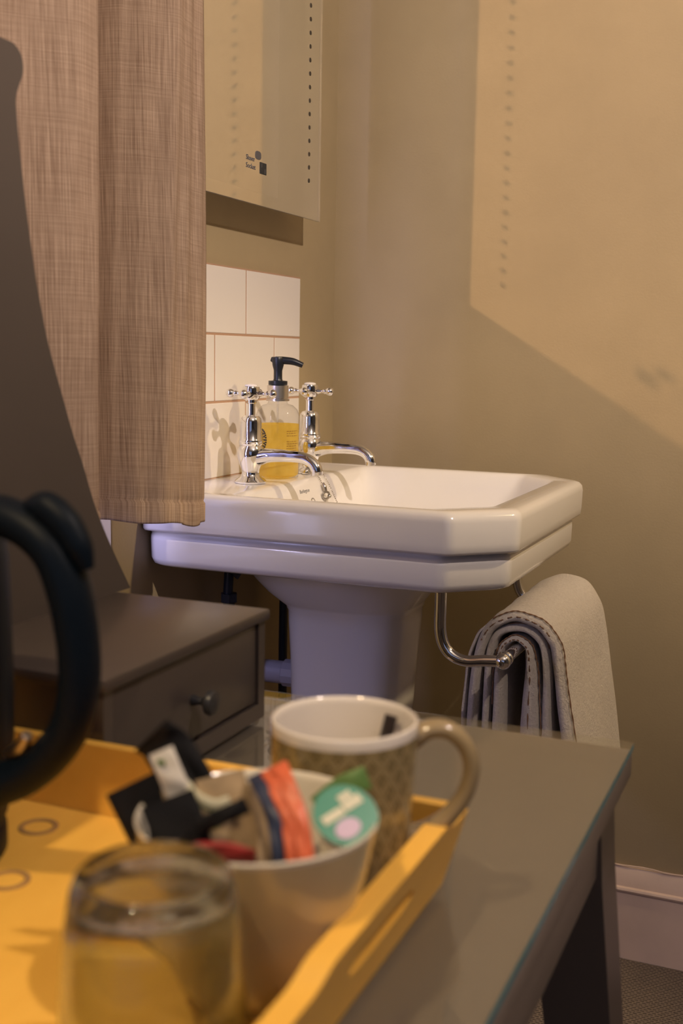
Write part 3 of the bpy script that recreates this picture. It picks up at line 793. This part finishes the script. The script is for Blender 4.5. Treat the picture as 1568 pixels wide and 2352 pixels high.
# ------------------------------------------------------------------ desk with glass top
DZ = 0.750
desk = thing('desk', 'grey-brown painted desk with glass sheet on top carrying the yellow tray', 'desk', (0.4, -1.4, 0))
DX0, DX1, DY0, DY1 = -0.0, 0.740, -2.15, -1.053
bm = bmesh.new(); box(bm, 0.17, DX1-0.001, DY0, DY1-0.001, DZ-0.030, DZ-0.006, bev=0.0015)
put('desk_top', bm, m_desk, desk)
bm = bmesh.new(); g = box(bm, 0.17, DX1, DY0, DY1, DZ-0.0055, DZ)
for fc in bm.faces:
    if fc.normal.x > 0.5: fc.material_index = 1
put('glass_top', bm, [m_deskglass, m_glassedge], desk, smooth=False)
bm = bmesh.new()
box(bm, 0.19, DX1-0.022, DY1-0.032, DY1-0.014, DZ-0.095, DZ-0.030, bev=0.002)
box(bm, DX1-0.032, DX1-0.014, DY0+0.02, DY1-0.014, DZ-0.095, DZ-0.030, bev=0.002)
box(bm, 0.19, DX1-0.022, DY0+0.014, DY0+0.032, DZ-0.095, DZ-0.030, bev=0.002)
put('apron', bm, m_desk, desk)
def taper_leg(x, y, sx_, sy_):
    bm = bmesh.new(); rings = []
    for z, h, sp in ((DZ-0.030, 0.030, 0.0), (DZ-0.10, 0.030, 0.004), (0.0, 0.020, 0.075)):
        cx, cy = x+sx_*sp, y+sy_*sp*0.2; rings.append([(cx-h, cy-h, z), (cx+h, cy-h, z), (cx+h, cy+h, z), (cx-h, cy+h, z)])
    loft(bm, rings); return bm
for x, y, a, b in ((0.697, DY1-0.045, 1, 1), (0.697, DY0+0.045, 1, -1), (0.215, DY1-0.045, -1, 1), (0.215, DY0+0.045, -1, -1)):
    put('leg', taper_leg(x, y, a, b), m_taupe, desk, smooth=False)

# ------------------------------------------------------------------ small drawer unit with shaped backboard
UZ = 0.849
UX, UY0, UY1 = 0.4235, -1.374, -1.125
un = thing('drawer_unit', 'small taupe drawer unit with tall curved backboard on the desk', 'drawer unit', (0.33, -1.25, DZ))
bm = bmesh.new(); box(bm, 0.235, UX+0.005, UY0-0.005, UY1+0.001, UZ-0.0095, UZ, bev=0.002)
put('unit_top', bm, m_taupe, un)
bm = bmesh.new()
box(bm, 0.240, 0.252, UY0, UY1, DZ, UZ-0.0095); box(bm, 0.252, UX, UY0, UY0+0.012, DZ, UZ-0.0095); box(bm, 0.252, UX, UY1-0.012, UY1, DZ, UZ-0.0095)
box(bm, 0.252, UX, UY0+0.012, UY1-0.012, DZ, DZ+0.012); box(bm, 0.252, UX, UY0+0.012, UY1-0.012, DZ+0.012, DZ+0.014)
put('carcass', bm, m_taupe, un, smooth=False)
bm = bmesh.new(); box(bm, 0.27, UX-0.0015, UY0+0.0145, UY1-0.0145, DZ+0.0165, UZ-0.0125, bev=0.0012)
dr = put('drawer', bm, m_taupe, un)
bm = bmesh.new(); kx = UX-0.0015
lathe(bm, [(0.0045, 0.0), (0.0045, 0.003), (0.0030, 0.006), (0.0030, 0.009), (0.0060, 0.0125), (0.0098, 0.0150), (0.0104, 0.0175), (0.0090, 0.0205), (0.0040, 0.0222), (0.0003, 0.0226)], (kx, -1.250, 0.799), axis=(1, 0, 0), seg=28)
put('knob', bm, m_knob, dr)
# backboard: waisted outline with a rounded head, symmetric about yc
yc = -1.305
half = [(-1.103, 0.849), (-1.118, 0.870), (-1.134, 0.893), (-1.149, 0.917), (-1.162, 0.940), (-1.177, 0.974), (-1.190, 1.000), (-1.202, 1.028), (-1.222, 1.076), (-1.231, 1.106), (-1.239, 1.137), (-1.249, 1.189), (-1.2555, 1.235),
        (-1.2585, 1.262), (-1.2580, 1.272), (-1.2535, 1.282), (-1.2495, 1.290), (-1.2490, 1.298), (-1.2515, 1.305), (-1.2570, 1.3095), (-1.2650, 1.3115), (-1.305, 1.3115)]
hp = [Vector((0.0, p.x, p.y)) for p in smoothpath([Vector((a, b, 0)) for a, b in half], 4)]
full = [(0.256, p.y, p.z) for p in hp]+[(0.256, 2*yc-p.y, p.z) for p in reversed(hp[:-1])]
bm = bmesh.new(); extrude_poly(bm, full, (0.012, 0, 0))
put('shaped_backboard', bm, m_taupe_dk, un, smooth=False)

# ------------------------------------------------------------------ yellow tray
tr = thing('serving_tray', 'yellow painted wooden tray with slotted sides on the desk', 'tray', (0.45, -1.54, DZ))
TX0, TX1, TY0, TY1 = 0.20, 0.660, -1.705, -1.3905
FZ = DZ+0.007
put('tray_base', B(TX0, TX1, TY0, TY1, DZ+0.0003, FZ), m_tray, tr, smooth=False)
def side(xb, dirx, name='tray_side'):
    """end wall, leaning out a little, raised in the middle round a hand slot"""
    ys = [TY1+0.0135-(TY1-TY0+0.022)*k/60 for k in range(61)]
    def top(y):
        d = abs(y+1.507); s = min(1, max(0, (0.098-d)/0.02)); s = s*s*(3-2*s); return 0.8015+0.0080*s-0.006*max(0, d-0.14)/0.1
    s0, s1, sz0, sz1 = -1.552, -1.462, 0.778, 0.790
    bm = bmesh.new()
    def X(z, o): return xb+dirx*((z-DZ)*0.30+o)
    def col(y, za, zb):
        return [(X(za, 0), y, za), (X(za, 0.0135), y, za), (X(zb, 0.0135), y, zb), (X(zb, 0), y, zb)]
    def run(seg, fa, fb):
        loft(bm, [col(y, fa(y), fb(y)) for y in seg])
    base = lambda y: DZ+0.0003
    a = [y for y in ys if y > s1]+[s1]; b = [s1]+[y for y in ys if s0 < y < s1]+[s0]; c_ = [s0]+[y for y in ys if y < s0]
    run(a, base, top); run(c_, base, top)
    run(b, base, lambda y: sz0+0.004*(abs((y-(s0+s1)/2)/((s1-s0)/2))**6)); run(b, lambda y: sz1-0.004*(abs((y-(s0+s1)/2)/((s1-s0)/2))**6), top)
    put(name, bm, m_tray, tr, auto=30)
side(TX1-0.0, 1); side(TX0+0.0, -1)
def long_side(yb, d):
    bm = bmesh.new(); rings = []
    zt = 0.8035
    for x, e in ((TX0-0.012, 0), (TX1+0.012, 0)):
        rings.append([(x, yb, DZ+0.0003), (x, yb+d*0.010, DZ+0.0003), (x+(0.006 if x > 0.4 else -0.006), yb+d*0.0155, zt), (x+(0.006 if x > 0.4 else -0.006), yb+d*0.0065, zt)])
    loft(bm, rings); put('tray_side', bm, m_tray, tr, smooth=False)
long_side(TY1, 1); long_side(TY0, -1)

for rx, ry in ((0.4060, -1.4250), (0.4390, -1.4970)):    # ring marks left on the lacquer
    bm = bmesh.new(); tube(bm, [(rx+0.0115*math.cos(t), ry+0.0115*math.sin(t), FZ+0.0001) for t in [2*math.pi*k/32 for k in range(33)]], 0.0013, seg=6, flat=1.6, cap=False)
    put('ring_mark', bm, m_ring, tr)

# ------------------------------------------------------------------ mug with stirrer
mc = Vector((0.6304, -1.4350, FZ))
mug = thing('mug', 'gold-tan patterned mug with cream inside behind the bowl', 'mug', mc)
H_ = 0.1110
bm = bmesh.new(); lathe(bm, [(0.0005, 0.0004), (0.030, 0.0004), (0.0335, 0.002), (0.0360, 0.010), (0.0385, 0.030), (0.0405, 0.060), (0.0417, 0.085), (0.0425, H_-0.0065)], mc, seg=56, uv=True, cap=False)
put('mug_body', bm, m_mug, mug)
bm = bmesh.new(); lathe(bm, [(0.0425, H_-0.0066), (0.0427, H_-0.003), (0.0420, H_-0.0005), (0.0410, H_), (0.0398, H_-0.001), (0.0392, H_-0.004), (0.0385, 0.080), (0.0365, 0.040), (0.033, 0.012), (0.026, 0.006), (0.0005, 0.005)], mc, seg=56, cap=False)
put('mug_inside', bm, m_mugin, mug)
bm = bmesh.new(); hd = Vector((0.93, 0.36, 0)).normalized()
hp_ = [(0.039, 0.0985), (0.049, 0.1050), (0.060, 0.1045), (0.0695, 0.0960), (0.0735, 0.0830), (0.0705, 0.0680), (0.062, 0.0545), (0.050, 0.0450), (0.0375, 0.0400)]
tube(bm, [mc+hd*a+Vector((0, 0, b)) for a, b in hp_], [0.0062, 0.0055, 0.0052, 0.0050, 0.0050, 0.0050, 0.0052, 0.0056, 0.0062], seg=18, sm=5, flat=1.35)
put('mug_handle', bm, m_mughandle, mug)
st = thing('stirrer', 'thin dark stirrer leaning inside the patterned mug', 'stirrer', (mc.x+0.012, mc.y+0.015, FZ+0.006))
bm = bmesh.new(); tube(bm, [(mc.x-0.004, mc.y-0.012, FZ+0.008), (mc.x+0.010, mc.y+0.012, FZ+0.055), (mc.x+0.0185, mc.y+0.0275, FZ+0.1065)], 0.0032, seg=10, sm=4, flat=1.5)
put('stirrer_stick', bm, m_spoon, st)

# ------------------------------------------------------------------ bowl and its sachets
bc = Vector((0.6285, -1.5402, FZ))
bowl = thing('bowl', 'cream ceramic bowl holding drink sachets beside the upturned glass', 'bowl', bc)
bh = 0.093
bm = bmesh.new(); lathe(bm, [(0.0005, 0.003), (0.024, 0.003), (0.025, 0.0003), (0.028, 0.0003), (0.0295, 0.005), (0.038, 0.011), (0.0435, 0.024), (0.0480, 0.042), (0.0550, 0.066), (0.0595, bh-0.003)], bc, seg=72, cap=False)
put('bowl_body', bm, m_bowl_out, bowl)
bm = bmesh.new(); lathe(bm, [(0.0595, bh-0.003), (0.0600, bh-0.001), (0.0592, bh), (0.0578, bh-0.001), (0.0568, bh-0.004), (0.0525, 0.068), (0.0455, 0.045), (0.038, 0.026), (0.026, 0.013), (0.0005, 0.009)], bc, seg=72, cap=False)
put('bowl_lining', bm, m_bowl, bowl)
def sachet(name, label, group, pts, wdt, m, wdir=(0, 1, 0), th=0.0022, extra=None, crimp=True):
    """a soft flat packet swept along pts, width wdt along wdir"""
    P = smoothpath(pts, 6); n = len(P); W = Vector(wdir).normalized(); rings = []
    root = thing(name, label, 'sachet', P[0], group)
    for i, p in enumerate(P):
        t = (P[min(i+1, n-1)]-P[max(i-1, 0)]).normalized(); Wd = (W-t*W.dot(t)).normalized(); nn = t.cross(Wd)
        v = i/(n-1); puff = th*(0.25+math.sin(max(0.0, min(1.0, (v-0.06)/0.88))*math.pi)**0.6 if 0.06 < v < 0.94 else 0.25)
        rg = []
        for k in range(16):
            a = 2*math.pi*k/16
            rg.append(p+Wd*(wdt/2*math.copysign(abs(math.cos(a))**0.6, math.cos(a)))+nn*(puff*math.sin(a)*(0.7+0.3*math.cos(a*3+i*0.9))))
        rings.append(rg)
    bm = bmesh.new(); loft(bm, rings); put('packet', bm, m, root, auto=60)
    return root, P, W
V = Vector
# black stick sachets standing at the left
r1, _, _ = sachet('black_sachet', 'tall black sachet leaning out on the left of the bowl', 'sachets in the bowl', [V((0.602, -1.548, 0.795)), V((0.588, -1.550, 0.830)), V((0.571, -1.552, 0.8625))], 0.044, m_sach_b, wdir=(0.9, 0.35, 0.25), th=0.004)
r1, _, _ = sachet('black_sachet', 'black sachet curled over behind the tall black one', 'sachets in the bowl', [V((0.606, -1.536, 0.805)), V((0.592, -1.535, 0.845)), V((0.577, -1.538, 0.872)), V((0.569, -1.543, 0.881))], 0.027, m_sach_b, wdir=(0.93, 0.3, 0.15), th=0.004)
r1, _, _ = sachet('black_sachet', 'short dark sachet with torn edge in front of the tall black one', 'sachets in the bowl', [V((0.609, -1.560, 0.800)), V((0.600, -1.562, 0.835)), V((0.590, -1.562, 0.858))], 0.028, m_sach_b, wdir=(0.9, 0.3, 0.1), th=0.003)
r2, P2, _ = sachet('sugar_sachet', 'white paper sachet with faint green print at the top left of the bowl', 'sachets in the bowl', [V((0.592, -1.552, 0.855)), V((0.587, -1.553, 0.866)), V((0.581, -1.553, 0.878))], 0.013, m_sach_w, wdir=(0.9, 0.35, 0.3), th=0.002)
bm = bmesh.new(); box(bm, 0.581, 0.5855, -1.5565, -1.5560, 0.8715, 0.8745); put('green_print', bm, m_dkgreen, r2, smooth=False)
# kraft packet with leaf print, middle
r3, _, _ = sachet('tea_sachet', 'brown and cream tea sachet with green print in the middle of the bowl', 'sachets in the bowl', [V((0.622, -1.553, 0.800)), V((0.611, -1.548, 0.830)), V((0.598, -1.541, 0.862))], 0.042, m_sach_c, wdir=(0.85, 0.45, 0.1), th=0.003)
bm = bmesh.new(); tube(bm, [(0.586, -1.5485, 0.858), (0.592, -1.5515, 0.851), (0.604, -1.5545, 0.847), (0.614, -1.554, 0.846)], 0.0032, seg=8, sm=4, flat=0.5); put('green_band', bm, m_dkgreen, r3)
bm = bmesh.new(); tube(bm, [(0.592, -1.548, 0.860), (0.600, -1.551, 0.856), (0.610, -1.550, 0.853), (0.617, -1.547, 0.855)], 0.0042, seg=8, sm=4, flat=0.5); put('cream_band', bm, m_cream, r3)
r4, _, _ = sachet('tea_sachet', 'pale silver-brown sachet standing upright against the far side of the bowl', 'sachets in the bowl', [V((0.628, -1.530, 0.800)), V((0.625, -1.527, 0.830)), V((0.622, -1.520, 0.856))], 0.030, m_sach_c, wdir=(0.9, 0.4, 0), th=0.0025)
r5, _, _ = sachet('coffee_stick', 'short dark brown coffee stick lying across the bowl', 'sachets in the bowl', [V((0.607, -1.563, 0.8465)), V((0.620, -1.562, 0.854)), V((0.633, -1.560, 0.8615))], 0.008, m_sach_b, wdir=(-0.4, 0, 0.9), th=0.0035)
# orange-red folded tea sachets arching on the right
for k, (dx, m, lab) in enumerate(((0.0, m_sach_r, 'orange-red sachet arching highest beside the green-lidded pod'), (-0.006, m_sach_r, 'second orange-red sachet tucked left of the highest one'), (-0.0135, m_sach_n, 'dark navy sachet between the orange-red sachets and the brown ones'))):
    sachet('folded_sachet', lab, 'sachets in the bowl', [V((0.6655+dx, -1.562, 0.815)), V((0.6630+dx, -1.558, 0.838)), V((0.6560+dx, -1.550, 0.854)), V((0.6450+dx, -1.541, 0.8665-0.002*k)), V((0.6350+dx, -1.530, 0.872-0.004*k))], 0.0085, m, wdir=(0.85, 0.4, 0.3), th=0.003)
sachet('folded_sachet', 'dark red sachet low at the front of the bowl', 'sachets in the bowl', [V((0.603, -1.570, 0.835)), V((0.622, -1.568, 0.8395)), V((0.640, -1.565, 0.838))], 0.011, m_sach_dr, wdir=(0, -0.3, 1), th=0.003)
sachet('folded_sachet', 'green and black sachet behind the milk pod', 'sachets in the bowl', [V((0.648, -1.512, 0.845)), V((0.660, -1.508, 0.856)), V((0.672, -1.503, 0.862))], 0.012, m_dkgreen, wdir=(0, 0.3, 1), th=0.002)
# milk pod with green foil lid
pn = (CAM-V((0.6725, -1.532, 0.8525))).normalized(); pn = (pn+V((0.25, 0.10, 0.75))).normalized()
pc = V((0.6725, -1.5330, 0.8530))
pod = thing('milk_pod', 'milk pod with green foil lid at the right of the bowl', 'milk pod', pc)
bm = bmesh.new(); lathe(bm, [(0.0005, -0.018), (0.0095, -0.018), (0.0115, -0.003), (0.0150, -0.0015), (0.0150, 0.0), (0.0005, 0.0)], pc, axis=pn, seg=36); put('pod_cup', bm, m_podwhite, pod)
bm = bmesh.new(); lathe(bm, [(0.0005, 0.0), (0.0162, 0.0), (0.0162, 0.0005), (0.0005, 0.0005)], pc, axis=pn, seg=40); lid = put('foil_lid', bm, m_green, pod, smooth=False)
ex = (V((0.62, 0.62, 0.55))-pn*V((0.62, 0.62, 0.55)).dot(pn)).normalized(); ey = pn.cross(ex)
def lidrect(bm, u0, u1, v0, v1, h=0.0008):
    extrude_poly(bm, [pc+pn*h+ex*u0+ey*v0, pc+pn*h+ex*u1+ey*v0, pc+pn*h+ex*u1+ey*v1, pc+pn*h+ex*u0+ey*v1], pn*0.0002)
bm = bmesh.new(); lidrect(bm, -0.0120, 0.0005, 0.0005, 0.0050); lidrect(bm, 0.0012, 0.0120, 0.0010, 0.0062); lidrect(bm, 0.0015, 0.0090, 0.0066, 0.0100)
put('cream_lettering_block', bm, m_cream, lid, smooth=False)
bm = bmesh.new()
extrude_poly(bm, [pc+pn*0.0008+ex*(-0.0035+0.0070*math.cos(t))+ey*(-0.0062+0.0050*math.sin(t)) for t in [2*math.pi*k/20 for k in range(20)]], pn*0.0002)
put('lilac_emblem', bm, m_lilac, lid, smooth=False)

# ------------------------------------------------------------------ upturned tumbler
gc = Vector((0.6285, -1.6356, FZ))
gl = thing('glass_tumbler', 'clear glass tumbler upside down in the foreground', 'glass', gc)
gh = 0.1030
bm = bmesh.new()
lathe(bm, [(0.0385, 0.0006), (0.0392, 0.0), (0.0400, 0.0010), (0.0402, 0.020), (0.0392, 0.050), (0.0370, 0.080), (0.0345, 0.095), (0.0325, 0.1010), (0.0300, gh), (0.0260, 0.1025), (0.018, 0.1012), (0.008, 0.1005), (0.0004, 0.1004),
           ], gc, seg=64, cap=False)
lathe(bm, [(0.0385, 0.0006), (0.0380, 0.0015), (0.0378, 0.020), (0.0366, 0.050), (0.0342, 0.078), (0.0315, 0.089), (0.025, 0.0915), (0.0004, 0.0920)], gc, seg=64, cap=False)
bmesh.ops.remove_doubles(bm, verts=bm.verts, dist=0.00001)
put('glass_body', bm, m_tumbler, gl, auto=60)

# ------------------------------------------------------------------ kettle
kc = Vector((0.354, -1.500, FZ))
kt = thing('kettle', 'black electric kettle with looped handle on the left of the tray', 'kettle', kc)
bm = bmesh.new(); lathe(bm, [(0.0005, 0.0), (0.066, 0.0), (0.068, 0.003), (0.068, 0.016), (0.066, 0.020), (0.0005, 0.020)], kc, seg=48); put('power_base', bm, m_kettle, kt)
bm = bmesh.new(); lathe(bm, [(0.0005, 0.021), (0.066, 0.021), (0.069, 0.028), (0.0715, 0.045), (0.0735, 0.075), (0.0740, 0.11), (0.0735, 0.15), (0.0725, 0.19), (0.0705, 0.212), (0.064, 0.218), (0.0005, 0.220)], kc, seg=56); put('kettle_body', bm, m_kettle, kt)
bm = bmesh.new(); lathe(bm, [(0.0005, 0.219), (0.062, 0.219), (0.058, 0.226), (0.040, 0.232), (0.012, 0.234), (0.010, 0.246), (0.0005, 0.248)], kc, seg=40); put('kettle_lid', bm, m_kettle, kt)
bm = bmesh.new()
hpts = [(0.400, 0.972), (0.430, 0.9795), (0.456, 0.9765), (0.478, 0.963), (0.489, 0.940), (0.4945, 0.910), (0.4945, 0.884), (0.488, 0.861), (0.474, 0.842), (0.456, 0.8275), (0.436, 0.818), (0.415, 0.810)]
tube(bm, [(a, -1.5, b) for a, b in hpts], [0.0160, 0.0145, 0.0142, 0.0145, 0.0142, 0.0135, 0.0132, 0.0132, 0.0138, 0.0145, 0.0155, 0.0165], seg=24, sm=6, flat=0.85, up=(0, 1, 0))
put('kettle_handle', bm, m_kettle, kt)
bm = bmesh.new(); tube(bm, [(0.461, -1.5, 0.985), (0.474, -1.5, 0.9865), (0.487, -1.5, 0.978), (0.4965, -1.5, 0.965), (0.5015, -1.5, 0.953)], [0.005, 0.0095, 0.0095, 0.008, 0.004], seg=14, sm=5)
put('switch_lever', bm, m_kettle, kt)
bm = bmesh.new(); tube(bm, [(0.446, -1.503, 0.8395), (0.4585, -1.507, 0.8465), (0.4665, -1.511, 0.8560)], [0.0030, 0.0048, 0.0030], seg=12, sm=4)
put('steel_accent', bm, mat('dull_steel', (0.45, 0.38, 0.33), 0.35, metal=1.0), kt)
